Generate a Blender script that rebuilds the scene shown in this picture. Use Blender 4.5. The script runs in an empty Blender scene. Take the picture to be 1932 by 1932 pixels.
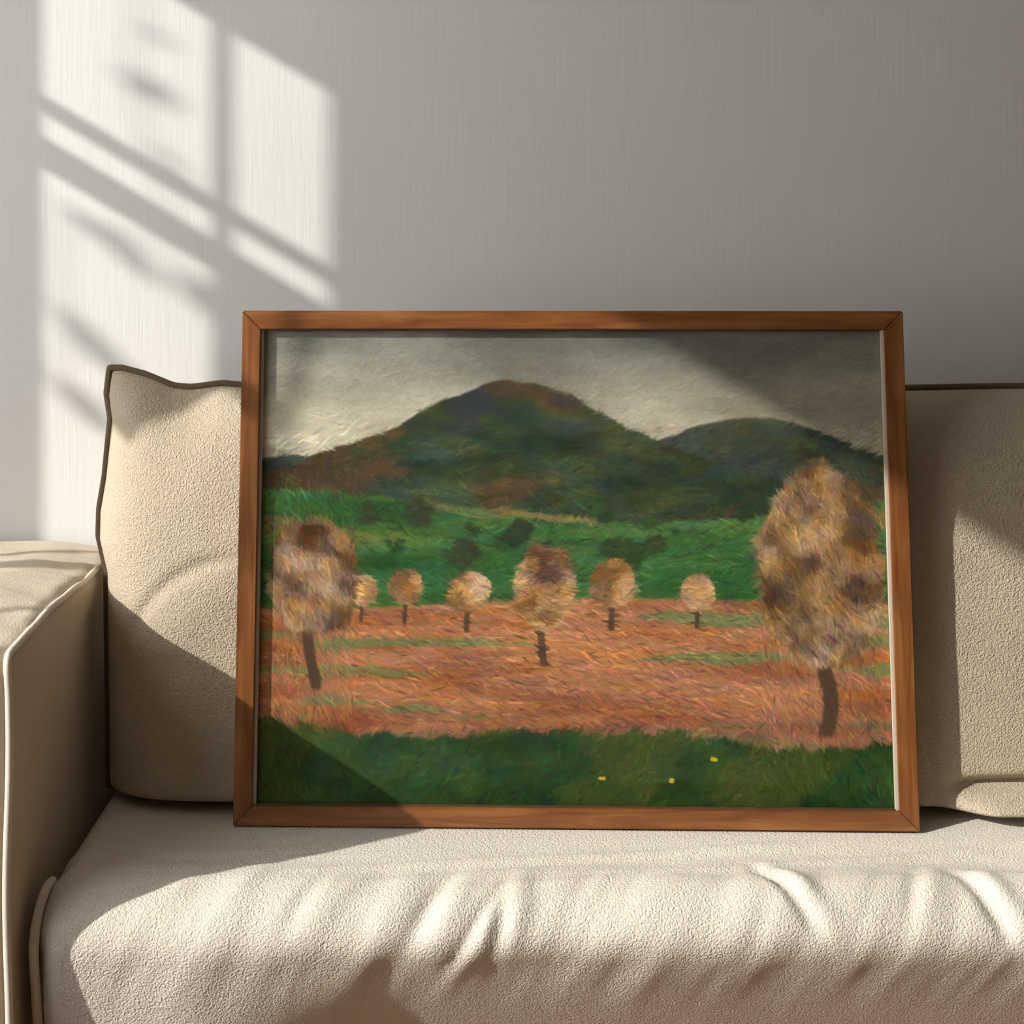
import bpy, bmesh, math
import numpy as np
from mathutils import Vector, Matrix

# ------------------------------------------------------------------ camera, world, sun, exposure
sc = bpy.context.scene
col = sc.collection
cam_d = bpy.data.cameras.new('camera')
cam = bpy.data.objects.new('camera', cam_d)
col.objects.link(cam)
cam.location = (0, 0, 1.15)
cam.rotation_euler = (math.pi / 2, 0, 0)
cam_d.sensor_width = 36
cam_d.lens = 50.05
cam_d.shift_x = 0.0647
cam_d.shift_y = -0.2308
cam_d.clip_start = 0.02
sc.camera = cam

w = bpy.data.worlds.new('world')
sc.world = w
w.use_nodes = True
bg = w.node_tree.nodes['Background']
bg.inputs[0].default_value = (0.96, 0.975, 1.0, 1)
bg.inputs[1].default_value = 5.7

SUN = Vector((2.0, 1.0, -1.2))
sun_d = bpy.data.lights.new('sun', 'SUN')
sun_d.energy = 6.2
sun_d.angle = math.radians(0.75)
sun_d.color = (1.0, 0.97, 0.92)
sun = bpy.data.objects.new('sun', sun_d)
col.objects.link(sun)
sun.location = (-6, -3, 5)
sun.rotation_euler = SUN.to_track_quat('-Z', 'Y').to_euler()

sc.view_settings.view_transform = 'Standard'
sc.view_settings.look = 'None'
sc.view_settings.gamma = 1
sc.view_settings.use_curve_mapping = False
sc.view_settings.exposure = -0.27
sc.cycles.use_denoising = True
sc.cycles.max_bounces = 8
sc.cycles.diffuse_bounces = 5
sc.cycles.transparent_max_bounces = 12
sc.cycles.caustics_reflective = False
sc.cycles.caustics_refractive = False
sc.cycles.sample_clamp_indirect = 4.0

# ------------------------------------------------------------------ helpers
def tag(o, label=None, cat=None, group=None, kind=None):
    if label: o['label'] = label
    if cat: o['category'] = cat
    if group: o['group'] = group
    if kind: o['kind'] = kind
    return o

def empty(name, loc=(0, 0, 0), rot=(0, 0, 0)):
    o = bpy.data.objects.new(name, None)
    o.location = loc; o.rotation_euler = rot
    o.empty_display_size = 0.1
    col.objects.link(o)
    return o

def mesh_obj(name, verts, faces, mat, parent=None, smooth=True):
    me = bpy.data.meshes.new(name)
    me.from_pydata([tuple(v) for v in np.asarray(verts, dtype=float)] if not isinstance(verts, list) else verts, [], faces if isinstance(faces, list) else faces.tolist())
    me.update()
    if smooth:
        me.polygons.foreach_set('use_smooth', [True] * len(me.polygons))
    me.materials.append(mat)
    o = bpy.data.objects.new(name, me)
    col.objects.link(o)
    if parent: o.parent = parent
    return o

def box_data(lo, hi):
    x0, y0, z0 = lo; x1, y1, z1 = hi
    v = [(x0, y0, z0), (x1, y0, z0), (x1, y1, z0), (x0, y1, z0), (x0, y0, z1), (x1, y0, z1), (x1, y1, z1), (x0, y1, z1)]
    f = [(0, 3, 2, 1), (4, 5, 6, 7), (0, 1, 5, 4), (1, 2, 6, 5), (2, 3, 7, 6), (3, 0, 4, 7)]
    return v, f

def boxes_obj(name, boxes, mat, parent=None, bevel=0.0):
    bm = bmesh.new()
    for lo, hi in boxes:
        v, f = box_data(lo, hi)
        vs = [bm.verts.new(p) for p in v]
        for q in f: bm.faces.new([vs[i] for i in q])
    if bevel:
        bmesh.ops.bevel(bm, geom=bm.edges[:], offset=bevel, segments=2, affect='EDGES')
    me = bpy.data.meshes.new(name); bm.to_mesh(me); bm.free()
    me.materials.append(mat)
    o = bpy.data.objects.new(name, me); col.objects.link(o)
    if parent: o.parent = parent
    return o

_tabs = {}
def vnoise(x, y, seed=0):
    """smooth value noise in -1..1"""
    if seed not in _tabs:
        _tabs[seed] = np.random.RandomState(seed + 11).uniform(-1, 1, (256, 256))
    t = _tabs[seed]
    xi = np.floor(x).astype(int); yi = np.floor(y).astype(int)
    fx = x - xi; fy = y - yi
    fx = fx * fx * fx * (fx * (fx * 6 - 15) + 10); fy = fy * fy * fy * (fy * (fy * 6 - 15) + 10)
    a = t[xi & 255, yi & 255]; b = t[(xi + 1) & 255, yi & 255]
    c = t[xi & 255, (yi + 1) & 255]; d = t[(xi + 1) & 255, (yi + 1) & 255]
    return (a * (1 - fx) + b * fx) * (1 - fy) + (c * (1 - fx) + d * fx) * fy

def fbm(x, y, seed=0, n=4):
    s = 0; a = 0.55
    for i in range(n):
        s = s + a * vnoise(x * 2 ** i, y * 2 ** i, seed + i); a *= 0.5
    return s

def sstep(a, b, x):
    t = np.clip((x - a) / (b - a), 0, 1)
    return t * t * (3 - 2 * t)

def roundbox(lo, hi, r, res):
    lo = np.array(lo, float); hi = np.array(hi, float); r = np.array(r, float)
    n = [max(2, int(math.ceil((hi[i] - lo[i]) / res)) + 1) for i in range(3)]
    ax = [np.linspace(lo[i], hi[i], n[i]) for i in range(3)]
    V = []; F = []; base = 0
    for k in range(3):
        i, j = [(1, 2), (2, 0), (0, 1)][k]
        A, B = np.meshgrid(ax[i], ax[j], indexing='ij')
        idx = np.arange(A.size).reshape(A.shape)
        for side in (0, 1):
            P = np.zeros(A.shape + (3,)); P[..., i] = A; P[..., j] = B; P[..., k] = hi[k] if side else lo[k]
            V.append(P.reshape(-1, 3))
            q = np.stack([idx[:-1, :-1], idx[1:, :-1], idx[1:, 1:], idx[:-1, 1:]], -1).reshape(-1, 4)
            if not side: q = q[:, ::-1]
            F.append(q + base); base += A.size
    V = np.concatenate(V); F = np.concatenate(F)
    key = np.round(V * 1e6).astype(np.int64)
    u, first, inv = np.unique(key, axis=0, return_index=True, return_inverse=True)
    P = V[first]; F = inv.reshape(-1)[F]
    c = np.clip(P, lo + r, hi - r)
    q = (P - c) / r
    L = np.linalg.norm(q, axis=1, keepdims=True)
    q = q / np.maximum(L, 1e-9)
    out = c + q * r
    nrm = q / r
    nrm = nrm / np.maximum(np.linalg.norm(nrm, axis=1, keepdims=True), 1e-9)
    return out, nrm, F

def tube(name, pts, rad, mat, parent=None, closed=False, sides=10):
    P = np.array(pts, float); n = len(P)
    R = rad if hasattr(rad, '__len__') else [rad] * n
    if closed: T = np.roll(P, -1, 0) - np.roll(P, 1, 0)
    else: T = np.gradient(P, axis=0)
    T /= np.maximum(np.linalg.norm(T, axis=1, keepdims=True), 1e-9)
    up = np.array([0.0, 1.0, 0.0]) if abs(T[0][1]) < 0.8 else np.array([0, 0, 1.0])
    nv = np.cross(T[0], up); nv /= np.linalg.norm(nv)
    V = []
    for k in range(n):
        nv = nv - T[k] * np.dot(nv, T[k]); nv /= np.linalg.norm(nv)
        b = np.cross(T[k], nv)
        for s in range(sides):
            a = 2 * math.pi * s / sides
            V.append(P[k] + R[k] * (math.cos(a) * nv + math.sin(a) * b))
    F = []
    m = n if closed else n - 1
    for k in range(m):
        k2 = (k + 1) % n
        for s in range(sides):
            s2 = (s + 1) % sides
            F.append((k * sides + s, k * sides + s2, k2 * sides + s2, k2 * sides + s))
    if not closed:
        F.append(tuple(range(sides))[::-1]); F.append(tuple((n - 1) * sides + s for s in range(sides)))
    return mesh_obj(name, V, F, mat, parent)

def resample(pts, n):
    P = np.array(pts, float)
    d = np.r_[0, np.cumsum(np.linalg.norm(np.diff(P, axis=0), axis=1))]
    t = np.linspace(0, d[-1], n)
    return np.stack([np.interp(t, d, P[:, i]) for i in range(3)], 1)

def smooth_path(pts, n, it=6):
    P = resample(pts, n)
    for _ in range(it):
        P[1:-1] = 0.25 * P[:-2] + 0.5 * P[1:-1] + 0.25 * P[2:]
    return P

# ------------------------------------------------------------------ materials
def new_mat(name):
    m = bpy.data.materials.new(name); m.use_nodes = True
    nt = m.node_tree
    return m, nt, nt.nodes['Principled BSDF']

def node(nt, typ, **kw):
    n = nt.nodes.new(typ)
    for k, v in kw.items(): setattr(n, k, v)
    return n

def mapped(nt, scale, rot=(0, 0, 0)):
    tc = node(nt, 'ShaderNodeTexCoord'); mp = node(nt, 'ShaderNodeMapping')
    mp.inputs['Scale'].default_value = scale; mp.inputs['Rotation'].default_value = rot
    nt.links.new(tc.outputs['Object'], mp.inputs['Vector'])
    return mp.outputs['Vector']

def noise(nt, vec, scale, detail=3, rough=0.5, dist=0.0):
    n = node(nt, 'ShaderNodeTexNoise')
    n.inputs['Scale'].default_value = scale; n.inputs['Detail'].default_value = detail
    n.inputs['Roughness'].default_value = rough; n.inputs['Distortion'].default_value = dist
    nt.links.new(vec, n.inputs['Vector'])
    return n.outputs['Fac']

def ramp(nt, fac, stops):
    r = node(nt, 'ShaderNodeValToRGB')
    e = r.color_ramp.elements
    while len(e) < len(stops): e.new(0.5)
    for k, (p, c) in enumerate(stops):
        e[k].position = p; e[k].color = (*c, 1)
    nt.links.new(fac, r.inputs['Fac'])
    return r.outputs['Color']

def bump(nt, height, strength, dist, prev=None):
    b = node(nt, 'ShaderNodeBump')
    b.inputs['Strength'].default_value = strength; b.inputs['Distance'].default_value = dist
    nt.links.new(height, b.inputs['Height'])
    if prev: nt.links.new(prev, b.inputs['Normal'])
    return b.outputs['Normal']

def mat_plaster(name, c0, c1):
    m, nt, p = new_mat(name)
    v1 = mapped(nt, (1, 1, 0.06)); v2 = mapped(nt, (1, 1, 1))
    fine = noise(nt, v1, 170, 2, 0.5, 0.3)
    broad = noise(nt, v2, 1.8, 3)
    nt.links.new(ramp(nt, broad, [(0.3, c0), (0.7, c1)]), p.inputs['Base Color'])
    n1 = bump(nt, fine, 0.24, 0.0014)
    n2 = bump(nt, noise(nt, v1, 30, 3), 0.10, 0.003, n1)
    nt.links.new(n2, p.inputs['Normal'])
    p.inputs['Roughness'].default_value = 0.85
    p.inputs['Specular IOR Level'].default_value = 0.25
    return m

def mat_fabric(name, c0, c1, grain=230, strength=0.55, dist=0.0012):
    m, nt, p = new_mat(name)
    v = mapped(nt, (1, 1, 1))
    g = noise(nt, v, grain, 1.5, 0.5, 0.4)
    weave = noise(nt, v, grain * 3.2, 2)
    blot = noise(nt, v, 7, 4)
    nt.links.new(ramp(nt, blot, [(0.3, c0), (0.7, c1)]), p.inputs['Base Color'])
    n1 = bump(nt, g, strength, dist)
    n2 = bump(nt, weave, 0.35, 0.0004, n1)
    nt.links.new(n2, p.inputs['Normal'])
    p.inputs['Roughness'].default_value = 0.92
    p.inputs['Specular IOR Level'].default_value = 0.15
    p.inputs['Sheen Weight'].default_value = 0.12
    p.inputs['Sheen Roughness'].default_value = 0.5
    return m

def mat_wood(name, c0, c1, c2, rough=0.34, long=(1.2, 14, 14)):
    m, nt, p = new_mat(name)
    v = mapped(nt, long)
    a = noise(nt, v, 5.5, 5, 0.6, 0.6)
    nt.links.new(ramp(nt, a, [(0.25, c0), (0.5, c1), (0.78, c2)]), p.inputs['Base Color'])
    v2 = mapped(nt, (long[0] * 3, long[1] * 12, long[2] * 12))
    nt.links.new(bump(nt, noise(nt, v2, 6, 3), 0.12, 0.0006), p.inputs['Normal'])
    p.inputs['Roughness'].default_value = rough
    return m

def mat_plain(name, c, rough=0.7):
    m, nt, p = new_mat(name)
    v = mapped(nt, (1, 1, 1))
    d = tuple(x * 0.88 for x in c)
    nt.links.new(ramp(nt, noise(nt, v, 9, 3), [(0.3, d), (0.7, c)]), p.inputs['Base Color'])
    p.inputs['Roughness'].default_value = rough
    return m

M_wall = mat_plaster('wall_plaster', (0.665, 0.655, 0.618), (0.70, 0.69, 0.655))
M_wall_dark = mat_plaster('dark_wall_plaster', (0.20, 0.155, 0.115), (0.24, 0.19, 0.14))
M_ceil = mat_plain('ceiling_paint', (0.72, 0.67, 0.59), 0.9)
M_floor = mat_wood('floor_oak', (0.16, 0.09, 0.045), (0.27, 0.16, 0.085), (0.35, 0.22, 0.12), 0.45)
M_white = mat_plain('window_paint', (0.75, 0.75, 0.72), 0.5)
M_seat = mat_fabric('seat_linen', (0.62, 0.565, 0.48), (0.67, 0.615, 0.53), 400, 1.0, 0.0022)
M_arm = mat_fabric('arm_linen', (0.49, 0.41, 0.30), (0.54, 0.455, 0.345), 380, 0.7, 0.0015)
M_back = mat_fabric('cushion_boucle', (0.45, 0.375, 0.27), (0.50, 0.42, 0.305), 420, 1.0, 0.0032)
M_pipe_d = mat_fabric('dark_piping', (0.10, 0.07, 0.04), (0.15, 0.11, 0.065), 420, 0.9, 0.0012)
M_pipe_l = mat_fabric('cream_piping', (0.62, 0.55, 0.45), (0.68, 0.61, 0.51), 400, 0.4, 0.0006)
M_wood = mat_wood('frame_walnut', (0.10, 0.030, 0.008), (0.19, 0.068, 0.018), (0.31, 0.13, 0.040), 0.32)
M_spacer_lit = mat_plain('sunlit_spacer', (0.78, 0.66, 0.53), 0.6)  # cream stands in for sun on the frame's inner edge
M_board = mat_plain('backing_board', (0.2, 0.15, 0.1), 0.9)
M_leg = mat_wood('sofa_leg_wood', (0.08, 0.04, 0.02), (0.13, 0.07, 0.035), (0.18, 0.1, 0.05))
M_leaf = mat_plain('leaf_green', (0.10, 0.20, 0.05), 0.5)
M_bark = mat_plain('bark', (0.14, 0.1, 0.07), 0.9)

def mat_glass():
    m = bpy.data.materials.new('picture_glass'); m.use_nodes = True
    nt = m.node_tree; nt.nodes.clear()
    out = node(nt, 'ShaderNodeOutputMaterial'); mix = node(nt, 'ShaderNodeMixShader')
    lw = node(nt, 'ShaderNodeLayerWeight'); lw.inputs['Blend'].default_value = 0.5
    pw = node(nt, 'ShaderNodeMath', operation='POWER'); pw.inputs[1].default_value = 5.0
    fr = node(nt, 'ShaderNodeMath', operation='MULTIPLY_ADD'); fr.inputs[1].default_value = 0.96; fr.inputs[2].default_value = 0.04
    nt.links.new(lw.outputs['Facing'], pw.inputs[0]); nt.links.new(pw.outputs[0], fr.inputs[0])
    tr = node(nt, 'ShaderNodeBsdfTransparent'); gl = node(nt, 'ShaderNodeBsdfGlossy')
    tr.inputs['Color'].default_value = (0.97, 0.98, 0.97, 1)
    gl.inputs['Roughness'].default_value = 0.04
    nt.links.new(fr.outputs[0], mix.inputs[0]); nt.links.new(tr.outputs[0], mix.inputs[1])
    nt.links.new(gl.outputs[0], mix.inputs[2]); nt.links.new(mix.outputs[0], out.inputs['Surface'])
    return m
M_glass = mat_glass()

def mat_print():
    m, nt, p = new_mat('landscape_print')
    a = node(nt, 'ShaderNodeAttribute', attribute_name='paint')
    v = mapped(nt, (1, 1, 1))
    f = noise(nt, v, 420, 3)
    mx = node(nt, 'ShaderNodeMix', data_type='RGBA', blend_type='OVERLAY')
    mx.inputs[0].default_value = 0.35
    nt.links.new(a.outputs['Color'], mx.inputs[6])
    nt.links.new(ramp(nt, f, [(0.3, (0.36, 0.36, 0.36)), (0.7, (0.64, 0.64, 0.64))]), mx.inputs[7])
    nt.links.new(mx.outputs[2], p.inputs['Base Color'])
    p.inputs['Roughness'].default_value = 0.7
    p.inputs['Specular IOR Level'].default_value = 0.2
    return m
M_print = mat_print()

# ------------------------------------------------------------------ room shell
XL, XR, YF, YB, ZC = -1.5, 2.5, -2.4, 2.25, 2.6
TW = 0.06
def struct(o): o['kind'] = 'structure'; return o
struct(boxes_obj('wall_back', [((XL - TW, YB, 0), (XR + 0.1, YB + 0.1, ZC))], M_wall))
struct(boxes_obj('wall_right', [((XR, YF, 0), (XR + 0.1, YB, ZC))], M_wall_dark))
struct(boxes_obj('wall_front', [((XL - TW, YF - 0.1, 0), (XR + 0.1, YF, ZC))], M_wall_dark))
struct(boxes_obj('floor', [((XL - TW, YF - 0.1, -0.1), (XR + 0.1, YB + 0.1, 0))], M_floor))
struct(boxes_obj('ceiling', [((XL - TW, YF - 0.1, ZC), (XR + 0.1, YB + 0.1, ZC + 0.1))], M_ceil))
# left wall: openings for window_1 (narrow) and window_2 (wide); (y0, y1, z0, z1)
W1 = (1.5634, 1.818, 0.95, 2.265)
W2 = (-0.10, 1.545, 0.72, 2.17)
x0, x1 = XL - TW, XL
struct(boxes_obj('wall_left', [
    ((x0, W1[1], 0), (x1, YB, ZC)),
    ((x0, W2[1], 0), (x1, W1[0], ZC)),
    ((x0, YF, 0), (x1, W2[0], ZC)),
    ((x0, W1[0], 0), (x1, W1[1], W1[2])), ((x0, W1[0], W1[3]), (x1, W1[1], ZC)),
    ((x0, W2[0], 0), (x1, W2[1], W2[2])), ((x0, W2[0], W2[3]), (x1, W2[1], ZC)),
], M_wall))
struct(boxes_obj('baseboard_back', [((XL, YB - 0.015, 0), (XR, YB, 0.09))], M_white))

reflector = struct(boxes_obj('veil_reflector', [((-0.75, YF, 0), (1.35, YF + 0.04, 0.04)), ((-0.75, YF, 1.84), (1.35, YF + 0.04, 1.88)), ((-0.75, YF, 0.04), (-0.71, YF + 0.04, 1.84)), ((1.31, YF, 0.04), (1.35, YF + 0.04, 1.84))], M_white, bevel=0.003))  # unseen white door added so the picture glass reflects a pale veil
for dx0, dx1 in ((-0.705, 0.295), (0.305, 1.305)):
    leaf = boxes_obj('reflector_leaf', [((dx0, YF + 0.002, 0.042), (dx1, YF + 0.03, 1.838))], M_white, reflector, bevel=0.003)
    boxes_obj('reflector_handle', [((dx1 - 0.06 if dx0 < 0 else dx0 + 0.04, YF + 0.031, 0.9), (dx1 - 0.04 if dx0 < 0 else dx0 + 0.06, YF + 0.06, 1.05))], M_leg, leaf, bevel=0.004)
xm = XL - 0.008   # muntin plane
win1 = struct(boxes_obj('window_1', [((x1, W1[0], W1[2] - 0.03), (x1 + 0.03, W1[1], W1[2]))], M_white))
boxes_obj('muntin', [((xm, 1.667, W1[2]), (xm + 0.008, 1.6815, W1[3]))], M_white, win1)
boxes_obj('muntin', [((xm, W1[0], 1.929), (xm + 0.008, W1[1], 1.955))], M_white, win1)
boxes_obj('meeting_rail', [((xm, W1[0], 1.842), (xm + 0.008, W1[1], 1.889))], M_white, win1)
boxes_obj('sun_blocker', [((xm, W1[0], 1.60), (xm + 0.008, 1.667, 1.842))], M_white, win1)  # unseen blank added to keep sun out of this lower pane
win2 = struct(boxes_obj('window_2', [((x1, W2[0], W2[2] - 0.03), (x1 + 0.06, W2[1], W2[2]))], M_white))
boxes_obj('mullion', [((xm, 1.300, W2[2]), (xm + 0.008, 1.311, W2[3]))], M_white, win2)
boxes_obj('muntin', [((xm, 1.311, 1.70), (xm + 0.008, 1.48, 1.745))], M_white, win2)
boxes_obj('side_sun_blocker', [((xm, 1.48, 1.55), (xm + 0.008, W2[1], 1.95))], M_white, win2)  # unseen blank added to hold the wall beside the sun patch dark
boxes_obj('top_sun_blocker', [((xm, 1.311, 1.95), (xm + 0.008, W2[1], W2[3]))], M_white, win2)  # unseen blank added to stop sun reaching the wall above the picture

# leafy twig hanging outside window_1
def wall_pt(px, py):
    return ((px - 841) / 2686 * YB, 1.15 - (py - 520) / 2686 * YB)
twig = empty('tree_branch', (-2.6, 1.19, 3.0))
tag(twig, 'thin leafy green branch hanging outside the narrow window', 'branch')
LEAVES = [(282, 168, 0.050, 0.038, 0.5), (300, 70, 0.03, 0.014, 0.9), (325, 305, 0.03, 0.016, -0.3), (242, 478, 0.070, 0.030, -0.6),
          (165, 425, 0.05, 0.018, -0.3), (165, 640, 0.075, 0.034, -0.7), (215, 685, 0.06, 0.03, -0.5), (165, 770, 0.07, 0.036, -0.55), (385, 560, 0.06, 0.04, -0.9)]
pts_twig = []
for k, (px, py, ln, wd, an) in enumerate(LEAVES):
    X, Z = wall_pt(px, py)
    xs = -2.6 + 0.05 * math.sin(k * 2.1)
    t = (X - xs) / 2.0
    P = Vector((xs, YB - t, Z + 1.2 * t)) - twig.location
    # leaf seen from the sun: axes e1 (right-ish), e2 (up-ish) perpendicular to the sun direction
    d = SUN.normalized(); e1 = Vector((0, 1, 0)); e1 = (e1 - d * e1.dot(d)).normalized(); e2 = e1.cross(d)
    if e2.z < 0: e2 = -e2
    ca, sa = math.cos(an), math.sin(an)
    a = e1 * -ca + e2 * sa; b = e1 * sa + e2 * ca
    n = 9; V = []; F = []
    for i in range(n):
        s = i / (n - 1); wl = wd * 0.5 * math.sin(math.pi * min(1, s * 0.96 + 0.02)) ** 0.8
        c = P + a * ((s - 0.5) * ln) + d * (0.012 * math.sin(s * 3))
        V += [c - b * wl + d * 0.004, c + d * 0.0, c + b * wl + d * 0.004]
    for i in range(n - 1):
        for j in range(2): F.append((i * 3 + j, i * 3 + j + 1, i * 3 + j + 4, i * 3 + j + 3))
    lo = mesh_obj('leaf', [tuple(v) for v in V], F, M_leaf, twig)
    sm = lo.modifiers.new('thickness', 'SOLIDIFY'); sm.thickness = 0.0012
    pts_twig.append(P - a * ln * 0.5)
pts_twig.sort(key=lambda p: -p.z)
tube('stem', smooth_path([(0, 0, 0.25)] + [tuple(p) for p in pts_twig], 60, 12), 0.0022, M_bark, twig, sides=6)

# ------------------------------------------------------------------ sofa
sofa = empty('sofa', (0.4, 1.9, 0))
tag(sofa, 'cream linen sofa with a boxy piped arm standing against the wall', 'sofa')
def local(v, root):
    return np.asarray(v) - np.array(root.location)

def make_arm(lo, hi, mirror=False):
    V, N, F = roundbox(lo, hi, (0.022, 0.03, 0.024), 0.0075)
    x, y, z = V.T
    ux = (x - lo[0]) / (hi[0] - lo[0]); uy = (y - lo[1]) / (hi[1] - lo[1])
    s = ux if not mirror else 1 - ux
    top = sstep(hi[2] - 0.10, hi[2] - 0.01, z)
    crown = 0.006 * np.sin(np.pi * np.clip(uy, 0, 1)) + 0.002 - 0.012 * sstep(0.62, 1.0, s) - 0.010 * sstep(0.3, 0.0, uy)
    wr = 0.0045 * fbm(x * 3.2 + 5, y * 16 + 0.8 * x * 9, 21, 3) + 0.003 * vnoise(x * 9, y * 40, 25)
    dz = top * (crown + wr * np.clip(s * 1.3, 0.3, 1) * (1 - sstep(0.93, 1.0, s)))
    V[:, 2] += dz
    side = sstep(0.9, 1.0, s) * (1 - top)
    sign = -1 if mirror else 1
    V[:, 0] += sign * side * 0.004 * fbm(y * 9, z * 4, 31, 3) * (1 - sstep(hi[2] - 0.12, hi[2] - 0.02, z))
    V[:, 0] += sign * (0.002 * (hi[1] - y) / (hi[1] - lo[1])) * s
    a = mesh_obj('arm', local(V, sofa), F, M_arm, sofa)
    # piping along the inner top edge and down the inner front edge
    xi = lo[0] if mirror else hi[0]
    P = []
    for k in range(30):
        t = k / 29
        yy = hi[1] - 0.05 - t * (hi[1] - lo[1] - 0.066)
        xx = xi + sign * 0.002 * (hi[1] - yy) / (hi[1] - lo[1])
        wv = 0.0025 * math.sin(t * 13) + 0.002 * math.sin(t * 29 + 1)
        P.append((xx - sign * 0.004 + wv * 0.6, yy, hi[2] - 0.0115 - 0.010 * float(sstep(0.3, 0, np.array((yy - lo[1]) / (hi[1] - lo[1])))) + wv))
    P.append((P[-1][0] + sign * 0.0015, lo[1] + 0.006, P[-1][2] - 0.006))
    for k in range(1, 26):
        t = k / 25
        zz = P[30][2] - 0.008 - t * 0.5
        P.append((xi + sign * 0.0005 + 0.002 * math.sin(t * 9), lo[1] + 0.006, zz))
    tube('piping', local(smooth_path(P, 140, 2), sofa), 0.0046, M_pipe_l, a).matrix_parent_inverse = Matrix.Identity(4)
    return a
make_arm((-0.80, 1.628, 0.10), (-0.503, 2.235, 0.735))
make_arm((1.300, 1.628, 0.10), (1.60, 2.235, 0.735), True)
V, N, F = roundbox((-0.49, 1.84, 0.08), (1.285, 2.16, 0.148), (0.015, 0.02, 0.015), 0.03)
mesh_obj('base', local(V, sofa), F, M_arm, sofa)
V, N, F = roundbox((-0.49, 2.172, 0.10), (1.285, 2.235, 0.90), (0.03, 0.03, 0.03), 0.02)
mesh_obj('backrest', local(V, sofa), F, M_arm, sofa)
for lx in (-0.72, 1.52):
    for ly in (1.69, 2.17):
        bm = bmesh.new()
        bmesh.ops.create_cone(bm, cap_ends=True, segments=20, radius1=0.016, radius2=0.026, depth=0.102)
        me = bpy.data.meshes.new('leg'); bm.to_mesh(me); bm.free(); me.materials.append(M_leg)
        o = bpy.data.objects.new('leg', me); col.objects.link(o); o.parent = sofa
        o.location = (lx - 0.4, ly - 1.9, 0.051)

# ------------------------------------------------------------------ seat cushion
SLO, SHI, SR = (-0.492, 1.655, 0.150), (1.284, 2.14, 0.4215), (0.04, 0.080, 0.075)
V, N, F = roundbox(SLO, SHI, SR, 0.0062)
x, y, z = V.T.copy()
# arc coordinate: 0 at the crest of the front roll, growing down the front, negative towards the back
ang = np.arctan2(SLO[1] + SR[1] - y, np.maximum(z - (SHI[2] - SR[2]), -0.2))
s = np.where(y > SLO[1] + SR[1], -(y - SLO[1] - SR[1]), ang * 0.077)
vis = sstep(0.155, 0.20, z)
under = 1 - sstep(1.80, 1.845, y)                    # flat where the frame and cushions rest
# long folds along the width on the top, drifting diagonally
top_m = sstep(0.07, -0.03, s)
fold = fbm(x * 2.6 + s * 4, s * 30 + 1.2 * np.sin(x * 5), 41, 3)
ridge = 1 - np.abs(vnoise(x * 2.2 + 3, s * 17 + x * 2.5, 47)) * 2
d = under * top_m * (0.0060 * fold + 0.0065 * np.clip(ridge, 0, 1) - 0.005)
# soft pulls running down over the front roll
front_m = sstep(-0.045, 0.03, s) * (1 - sstep(0.12, 0.20, s))
pull = fbm(x * 13 + s * 6, s * 3.0, 53, 3)
d += front_m * 0.0075 * pull
for (px, sc0, wd, am, tl) in [(-0.02, 0.055, 0.012, 0.008, 0.5), (0.065, 0.07, 0.010, 0.007, 0.15), (0.03, 0.085, 0.008, 0.007, 0.6),
                              (0.405, 0.03, 0.009, 0.011, -0.5), (0.64, 0.045, 0.010, 0.011, -0.35), (0.56, 0.03, 0.012, 0.006, 0.4), (-0.17, 0.05, 0.014, 0.005, 0.5)]:
    cx = px - tl * (s - sc0)
    d -= am * np.exp(-((x - cx) / wd) ** 2) * np.exp(-((s - sc0) / 0.045) ** 2)
    d += am * 0.55 * np.exp(-((x - cx - 2.2 * wd) / (1.6 * wd)) ** 2) * np.exp(-((s - sc0) / 0.05) ** 2)
# overall plumpness of the front roll
d += 0.010 * np.exp(-((s - 0.05) / 0.05) ** 2) * sstep(-0.49, -0.36, x) * (0.55 + 0.45 * vnoise(x * 3 + 1, s * 2, 61))
d -= 0.006 * np.exp(-((s + 0.045) / 0.03) ** 2) * (0.5 + 0.5 * vnoise(x * 4, s * 6, 63))
Vn = V + N * (d * vis)[:, None]
under_cut = np.clip(0.385 - z, 0, None); Vn[:, 1] += 0.72 * (0.3 + 0.7 * sstep(-0.32, -0.03, x)) * (np.sqrt(under_cut ** 2 + 0.035 ** 2) - 0.035) * sstep(2.05, 1.80, y)
seat = mesh_obj('seat_cushion', Vn - np.array((0.4, 1.85, 0.150)), F, M_seat)
seat.location = (0.4, 1.85, 0.150)
tag(seat, 'wide plump cream seat cushion with wrinkled front edge under the framed picture', 'cushion')
# piping round the left end of the cushion
P = []
for k in range(60):
    a = -0.30 + k / 59 * 2.6
    yy = SLO[1] + SR[1] - SR[1] * 0.80 * math.sin(a); zz = SHI[2] - SR[2] + SR[2] * 0.80 * math.cos(a)
    if a > math.pi / 2:
        yy = SLO[1] + SR[1] - SR[1] * 0.80; zz = SHI[2] - SR[2] - (a - math.pi / 2) * 0.15
    yy += 0.216 * (math.hypot(max(0.0, 0.385 - zz), 0.035) - 0.035)
    P.append((SLO[0] + 0.0075, yy, zz))
tube('piping', smooth_path(P, 160, 2) - np.array(seat.location), 0.006, M_pipe_l, seat)

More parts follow.
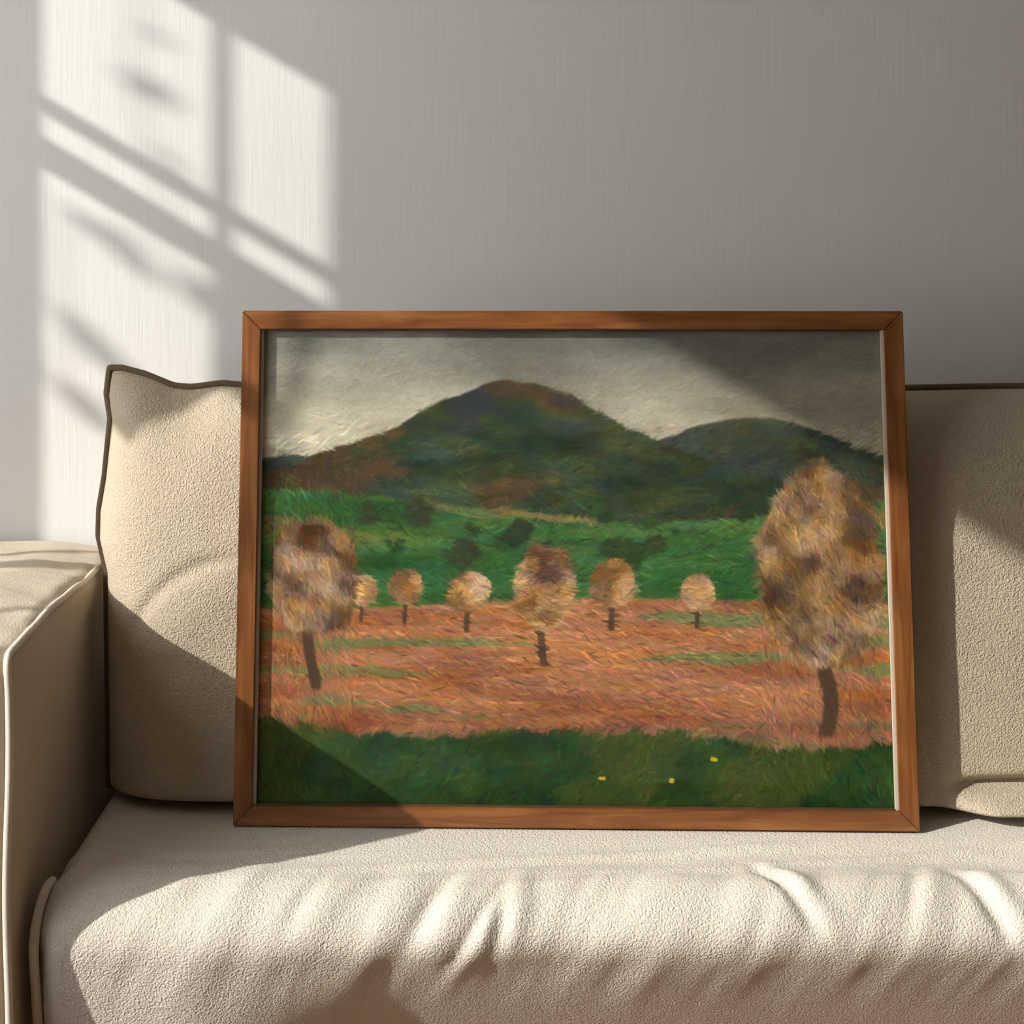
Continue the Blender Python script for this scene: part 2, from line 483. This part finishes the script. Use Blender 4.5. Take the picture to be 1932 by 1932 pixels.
# ------------------------------------------------------------------ back cushions
def pillow(name, label, zb, left, right, top, Tf, Tb, y0, lean, relief=None, nu=230, nv=150):
    """left/right: lists (z, x); top: list (u, z)"""
    u = np.sin(np.linspace(-1, 1, nu) * math.pi / 2) * 0.55 + np.linspace(-1, 1, nu) * 0.45
    v = np.sin(np.linspace(-1, 1, nv) * math.pi / 2) * 0.55 + np.linspace(-1, 1, nv) * 0.45
    U, Vv = np.meshgrid(u, v, indexing='ij')
    tz = np.interp((u + 1) / 2, [p[0] for p in top], [p[1] for p in top])
    k = np.hanning(9); k /= k.sum()
    tz = np.convolve(np.pad(tz, 4, mode='edge'), k, 'valid')
    Z = zb + (tz[:, None] - zb) * (Vv + 1) / 2
    xl = np.interp(Z, [p[0] for p in left], [p[1] for p in left]); xr = np.interp(Z, [p[0] for p in right], [p[1] for p in right])
    X = xl + (xr - xl) * (U + 1) / 2
    th = np.sqrt(np.clip(1 - np.abs(U) ** 9, 0, 1) * np.clip(1 - np.abs(Vv) ** np.where(Vv < 0, 60.0, 3.6), 0, 1)) ** 1.15
    seam = y0 + lean * (Z - zb)
    wr = 0.0035 * fbm(X * 7, Z * 7, 71, 3) * np.clip(th, 0, 1)
    rel = relief(X, Z) * np.clip(th * 1.5, 0, 1) if relief is not None else 0
    Yf = seam - Tf * th + np.abs(wr) + rel
    Yb = seam + Tb * th
    nF = U.size
    idx = np.arange(nF).reshape(U.shape)
    idb = idx + nF
    P = np.concatenate([np.stack([X, Yf, Z], -1).reshape(-1, 3), np.stack([X, Yb, Z], -1).reshape(-1, 3)])
    def quads(i): return np.stack([i[:-1, :-1], i[1:, :-1], i[1:, 1:], i[:-1, 1:]], -1).reshape(-1, 4)
    # weld the rim
    remap = np.arange(2 * nF)
    rim = np.zeros(U.shape, bool); rim[0] = rim[-1] = True; rim[:, 0] = rim[:, -1] = True
    remap[idb[rim]] = idx[rim]
    F = np.concatenate([quads(idx), remap[quads(idb)][:, ::-1]])
    used = np.unique(F); new = -np.ones(2 * nF, int); new[used] = np.arange(len(used))
    base = np.array([0.5 * (left[0][1] + right[0][1]), y0, zb])
    o = mesh_obj(name, P[used] - base, new[F], M_back)
    o.location = base
    tag(o, label, 'cushion')
    ring = np.concatenate([idx[0, :], idx[1:, -1], idx[-1, ::-1][1:], idx[::-1, 0][1:-1]])
    R = P[ring]
    c = R.mean(0)
    R = R + (R - c) * np.array([0.004, 0, 0.004]) / 0.5
    tube('piping', R - base, 0.0056, M_pipe_d, o, closed=True, sides=8)
    return o

def crease_left(X, Z):
    # arc shaped crease low on the cushion
    cx, cz, r = -0.285, 0.605, 0.155
    rr = np.hypot(X - cx, Z - cz); a = np.arctan2(Z - cz, X - cx)
    m = sstep(1.3, 1.9, a) * (1 - sstep(2.75, 3.1, a))
    dent = 0.0045 * np.exp(-((rr - r) / 0.010) ** 2) * m
    dent -= 0.007 * np.exp(-((rr - r + 0.05) / 0.045) ** 2) * m * 0.6
    corner = 0.022 * np.exp(-(((X + 0.37) / 0.06) ** 2 + ((Z - 0.965) / 0.035) ** 2))
    return dent + corner
def crease_right(X, Z):
    m = sstep(0.655, 0.73, X)
    return m * (0.020 * np.exp(-((Z - 0.470 - 0.015 * (X - 0.75)) / 0.008) ** 2) - 0.040 * np.exp(-((Z - 0.440) / 0.018) ** 2))

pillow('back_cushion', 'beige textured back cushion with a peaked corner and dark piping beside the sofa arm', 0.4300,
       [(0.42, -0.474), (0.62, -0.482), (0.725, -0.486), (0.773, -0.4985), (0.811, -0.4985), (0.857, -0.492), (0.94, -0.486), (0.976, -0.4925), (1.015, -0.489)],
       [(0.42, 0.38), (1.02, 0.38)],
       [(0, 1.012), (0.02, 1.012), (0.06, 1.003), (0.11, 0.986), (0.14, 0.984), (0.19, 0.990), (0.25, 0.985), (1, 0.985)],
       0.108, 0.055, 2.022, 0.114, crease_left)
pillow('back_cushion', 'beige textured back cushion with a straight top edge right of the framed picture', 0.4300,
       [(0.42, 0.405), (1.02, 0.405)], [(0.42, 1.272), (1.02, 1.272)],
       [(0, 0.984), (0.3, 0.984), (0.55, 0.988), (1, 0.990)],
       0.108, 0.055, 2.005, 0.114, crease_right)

# ------------------------------------------------------------------ framed picture
FW, FH, RW, RD = 0.9, 0.682, 0.0255, 0.026
frame = empty('framed_picture', (0.169, 1.8669, 0.4245), (math.radians(-6.5), 0, math.radians(-1.38)))
tag(frame, 'framed landscape picture in a slim brown wooden frame leaning against the cushions', 'picture')

def rail(L, loc, roty):
    bm = bmesh.new()
    h = L / 2 - 0.0002
    pr = []
    for yy in (0.0, RD):
        pr.append([bm.verts.new(p) for p in ((-h, yy, 0), (h, yy, 0), (h - RW, yy, RW), (-h + RW, yy, RW))])
    a, b = pr
    bm.faces.new(a); bm.faces.new(b[::-1])
    for i in range(4):
        j = (i + 1) % 4
        bm.faces.new((a[j], a[i], b[i], b[j]))
    bmesh.ops.recalc_face_normals(bm, faces=bm.faces)
    bmesh.ops.bevel(bm, geom=bm.edges[:], offset=0.0011, segments=2, affect='EDGES')
    me = bpy.data.meshes.new('frame_rail'); bm.to_mesh(me); bm.free(); me.materials.append(M_wood)
    o = bpy.data.objects.new('frame_rail', me); col.objects.link(o); o.parent = frame
    o.location = loc; o.rotation_euler = (0, roty, 0)
    return o
rail(FW, (0, 0, 0), 0)
rail(FW, (0, 0, FH), math.pi)
rail(FH, (-FW / 2, 0, FH / 2), math.pi / 2)
rail(FH, (FW / 2, 0, FH / 2), -math.pi / 2)
iw = FW / 2 - RW; iz0 = RW; iz1 = FH - RW
REC = 0.012
for lo, hi, mt in [((-iw, 0.0062, iz0), (-iw + 0.0035, REC, iz1), M_spacer_lit), ((iw - 0.0035, 0.0062, iz0), (iw, REC, iz1), M_spacer_lit),
                   ((-iw + 0.0036, 0.0062, iz0), (iw - 0.0036, REC, iz0 + 0.0015), M_leg), ((-iw + 0.0036, 0.0062, iz1 - 0.0015), (iw - 0.0036, REC, iz1), M_leg)]:
    boxes_obj('spacer', [(lo, hi)], mt, frame)  # cream sides carry sunlight in their colour, dark top and bottom carry shade
g = boxes_obj('glass', [((-iw + 0.0002, 0.004, iz0 + 0.0002), (iw - 0.0002, 0.006, iz1 - 0.0002))], M_glass, frame)
g['label'] = 'clear picture glass'
boxes_obj('backing_board', [((-iw + 0.0002, REC + 0.002, iz0 + 0.0002), (iw - 0.0002, RD - 0.002, iz1 - 0.0002))], M_board, frame)

# the print: a generic painted countryside
def srgb(c):
    c = np.asarray(c, float) / 255.0
    return np.where(c <= 0.04045, c / 12.92, ((c + 0.055) / 1.055) ** 2.4)

def paint(nx, ny):
    U, Vv = np.meshgrid((np.arange(nx) + 0.5) / nx, (np.arange(ny) + 0.5) / ny, indexing='xy')   # V down
    A = nx / ny
    def mix(img, c, m):
        return img * (1 - m[..., None]) + np.asarray(c, float) * m[..., None]
    def cn(c, amp, fx, fy, seed):      # colour with painterly variation
        n = fbm(U * fx, Vv * fy, seed, 4)[..., None]
        n2 = fbm(U * fx * 2.3 + 9, Vv * fy * 2.3, seed + 7, 3)[..., None]
        return np.asarray(c, float) + amp * n * np.array([1, 0.95, 0.8]) + amp * 0.6 * n2 * np.array([0.9, 0.3, -0.9])
    TM = np.zeros_like(U)
    # sky
    cl = fbm(U * 4 + Vv * 3, Vv * 9 - U * 2, 101, 5)
    t = sstep(0.0, 0.26, Vv)
    img = (1 - t[..., None]) * np.array([136, 134, 124]) + t[..., None] * np.array([186, 175, 152])
    img = img + 46 * cl[..., None] * np.array([1, 0.97, 0.9])
    img -= (26 * sstep(0.55, 0.95, U) * (1 - t))[..., None]
    # far ridge, main hill
    def ridge(v0, amp, seed, f=6): return v0 + amp * fbm(U[0] * f, U[0] * 0 + 3.3, seed, 4)
    r1 = ridge(0.27, 0.03, 111) - 0.10 * np.exp(-((U[0] - 0.80) / 0.16) ** 2) + 0.03 * U[0]
    m = sstep(-0.004, 0.004, Vv - r1[None, :])
    img = img * (1 - m[..., None]) + cn((58, 66, 52), 26, 9, 22, 113) * m[..., None]
    r2 = ridge(0.315, 0.022, 121, 9) - 0.205 * np.exp(-((U[0] - 0.40) / 0.235) ** 2) + 0.03 * np.exp(-((U[0] - 0.98) / 0.2) ** 2)
    m = sstep(-0.004, 0.004, Vv - r2[None, :])
    hill = cn((46, 62, 38), 34, 10, 20, 123)
    br = sstep(0.05, 0.32, fbm(U * 5 - Vv * 3, Vv * 11 + U * 3, 127, 4))
    hill = hill * (1 - 0.75 * br[..., None]) + cn((92, 62, 36), 26, 9, 16, 131) * 0.75 * br[..., None]
    bl = sstep(0.18, 0.4, fbm(U * 9 + 4, Vv * 16, 133, 4)) * sstep(0.30, 0.16, Vv)
    hill = hill * (1 - 0.6 * bl[..., None]) + np.array([48, 46, 66]) * 0.6 * bl[..., None]
    img = img * (1 - m[..., None]) + hill * m[..., None]
    # meadows
    r3 = ridge(0.375, 0.02, 141, 5) - 0.03 * np.cos(U[0] * 5)
    m = sstep(-0.005, 0.006, Vv - r3[None, :])
    mead = cn((60, 100, 48), 34, 5, 24, 143)
    och = sstep(0.12, 0.3, fbm(U * 3 + 2, Vv * 22 - U * 5, 147, 4)) * (1 - sstep(0.40, 0.50, Vv))
    mead = mead * (1 - 0.7 * och[..., None]) + cn((150, 108, 66), 28, 7, 20, 149) * 0.7 * och[..., None]
    dk = sstep(0.42, 0.52, Vv)
    mead = mead * (1 - 0.45 * dk[..., None]) + cn((28, 84, 38), 26, 6, 18, 151) * 0.45 * dk[..., None]
    img = img * (1 - m[..., None]) + mead * m[..., None]
    # hedges, dark rounded shrubs in the meadow
    rs = np.random.RandomState(5)
    for k in range(26):
        cu, cv = rs.uniform(0.16, 0.82), rs.uniform(0.37, 0.50); r = rs.uniform(0.010, 0.028)
        dd = np.hypot((U - cu), (Vv - cv) / A * 1.1) + 0.006 * vnoise(U * 70, Vv * 60, 160 + k)
        img = mix(img, (30 + rs.uniform(0, 18), 52 + rs.uniform(0, 20), 30), sstep(r, r - 0.006, dd) * 0.9)
    # stubble field
    r4 = 0.585 + 0.012 * np.sin(U[0] * 7 + 1) - 0.018 * sstep(0.5, 1, U[0])
    m = sstep(-0.006, 0.006, Vv - r4[None, :])
    fld = cn((168, 106, 66), 34, 6, 34, 171)
    pk = sstep(0.1, 0.35, fbm(U * 5, Vv * 40, 173, 4))
    fld = fld * (1 - 0.5 * pk[..., None]) + np.array([176, 124, 100]) * 0.5 * pk[..., None]
    gr = sstep(0.22, 0.36, fbm(U * 4 + 7, Vv * 36, 177, 4))
    fld = fld * (1 - 0.7 * gr[..., None]) + np.array([104, 128, 78]) * 0.7 * gr[..., None]
    lowp = sstep(0.76, 0.86, Vv)
    fld = fld * (1 - 0.45 * lowp[..., None]) + cn((118, 74, 66), 40, 14, 30, 179) * 0.45 * lowp[..., None]
    img = img * (1 - m[..., None]) + fld * m[..., None]
    # straw coloured autumn trees: round crowns on trunks
    def tree(cu, cv, ru, rv, trunk, c, seed):
        nonlocal img
        tw = ru * 0.13
        tm = sstep(tw, tw * 0.6, np.abs(U - cu + 0.1 * ru * np.sin(Vv * 22))) * sstep(cv, cv + 0.02, Vv) * sstep(trunk, trunk - 0.012, Vv)
        img = mix(img, (78, 56, 44), tm)
        TM[:] = np.maximum(TM, tm)
        q = ((U - cu) / ru) ** 2 + ((Vv - cv) / rv) ** 2
        q = np.sqrt(q) + 0.16 * fbm(U * 26, Vv * 22, seed, 4)
        mm = sstep(1.0, 0.9, q)
        TM[:] = TM * (1 - mm)
        cc = cn(c, 44, 16, 14, seed + 3)
        lobes = fbm(U * 22, Vv * 18, seed + 9, 3)
        cc = cc + 30 * sstep(0.1, 0.4, lobes)[..., None] * np.array([1, .9, .7]) - 46 * sstep(0.05, 0.4, -lobes)[..., None] * np.array([1, .85, .7])
        img = img * (1 - mm[..., None]) + cc * mm[..., None]
    for (cu, cv, ru, rv, tr) in [(0.165, 0.56, 0.024, 0.036, 0.63), (0.235, 0.55, 0.030, 0.042, 0.635), (0.335, 0.56, 0.036, 0.046, 0.65),
                                 (0.565, 0.54, 0.040, 0.055, 0.645), (0.70, 0.56, 0.030, 0.044, 0.64)]:
        tree(cu, cv, ru, rv, tr, (176, 132, 88), int(cu * 900))
    tree(0.455, 0.55, 0.052, 0.095, 0.72, (164, 124, 86), 411)
    tree(0.085, 0.53, 0.078, 0.135, 0.77, (140, 106, 76), 433)
    tree(0.895, 0.50, 0.108, 0.225, 0.86, (156, 120, 84), 457)
    # dark grassy bank in front
    r5 = 0.865 + 0.018 * np.sin(U[0] * 9 + 0.5) - 0.05 * sstep(0.35, 0.0, U[0]) - 0.02 * np.exp(-((U[0] - 0.68) / 0.1) ** 2) + 0.012 * fbm(U[0] * 40, U[0] * 0, 181, 3)
    m = sstep(-0.006, 0.008, Vv - r5[None, :])
    bank = cn((36, 66, 28), 28, 9, 12, 183)
    ye = sstep(0.12, 0.35, fbm(U * 5, Vv * 7 + U * 3, 187, 4))
    bank = bank * (1 - 0.6 * ye[..., None]) + np.array([74, 78, 26]) * 0.6 * ye[..., None]
    img = img * (1 - m[..., None]) + bank * m[..., None]
    # brush strokes
    rs = np.random.RandomState(9)
    base = img.copy()
    for k in range(24000):
        cu, cv = rs.rand(), rs.rand()
        i, j = int(cv * ny), int(cu * nx)
        c = base[min(i, ny - 1), min(j, nx - 1)] * (1 + rs.normal(0, 0.07 if cv < 0.2 else 0.15)) + rs.normal(0, 4 if cv < 0.2 else 9, 3)
        if cv < 0.3: an = -0.35 + rs.normal(0, 0.35)
        elif cv < 0.58: an = 0.25 * math.sin(cu * 7) + rs.normal(0, 0.5)
        elif cv < 0.84: an = 0.25 + rs.normal(0, 0.3)
        else: an = -0.7 + rs.normal(0, 0.5)
        if cv > 0.3 and (abs(cu - 0.895) < 0.1 or abs(cu - 0.085) < 0.07): an = 1.2 + rs.normal(0, 0.45)
        ln = rs.uniform(3.5, 11) * nx / 640; wd = rs.uniform(0.6, 1.5) * nx / 640
        h = int(ln) + 2
        y0, y1, x0_, x1_ = max(0, i - h), min(ny, i + h + 1), max(0, j - h), min(nx, j + h + 1)
        yy, xx = np.mgrid[y0:y1, x0_:x1_]
        dx = xx - j; dy = yy - i
        aa = dx * math.cos(an) + dy * math.sin(an); bb = -dx * math.sin(an) + dy * math.cos(an)
        mm = np.clip(1.25 - (aa / ln) ** 2 * 1.2 - (bb / wd) ** 2, 0, 1)[..., None] * (0.4 if cv < 0.24 else 0.7)
        img[y0:y1, x0_:x1_] = img[y0:y1, x0_:x1_] * (1 - mm) + c * mm
    img = mix(img, (84, 62, 48), TM * 0.75)
    for (cu, cv) in [(0.545, 0.945), (0.655, 0.95), (0.72, 0.905)]:
        dd = np.hypot(U - cu, (Vv - cv) / A)
        img = mix(img, (190, 165, 30), sstep(0.006, 0.003, dd + 0.0025 * vnoise(U * 200, Vv * 200, 191)))
    return srgb(np.clip(img, 6, 245)) * 1.1

PNX, PNY = 800, 600
pw0, pw1, pz0, pz1 = -iw + 0.0036, iw - 0.0036, iz0 + 0.0016, iz1 - 0.0016
img = paint(PNX, PNY)
gx = np.linspace(pw0, pw1, PNX); gz = np.linspace(pz1, pz0, PNY)
GX, GZ = np.meshgrid(gx, gz, indexing='xy')
PV = np.stack([GX, np.full_like(GX, REC + 0.001), GZ], -1).reshape(-1, 3)
idx = np.arange(PNX * PNY).reshape(PNY, PNX)
PF = np.stack([idx[:-1, :-1], idx[1:, :-1], idx[1:, 1:], idx[:-1, 1:]], -1).reshape(-1, 4)
pr = mesh_obj('print', PV, PF, M_print, frame, smooth=False)
pr['label'] = 'painted country landscape under a grey sky'
ca = pr.data.color_attributes.new('paint', 'FLOAT_COLOR', 'POINT')
ca.data.foreach_set('color', np.concatenate([img.reshape(-1, 3), np.ones((PNX * PNY, 1))], 1).ravel().astype(np.float32))
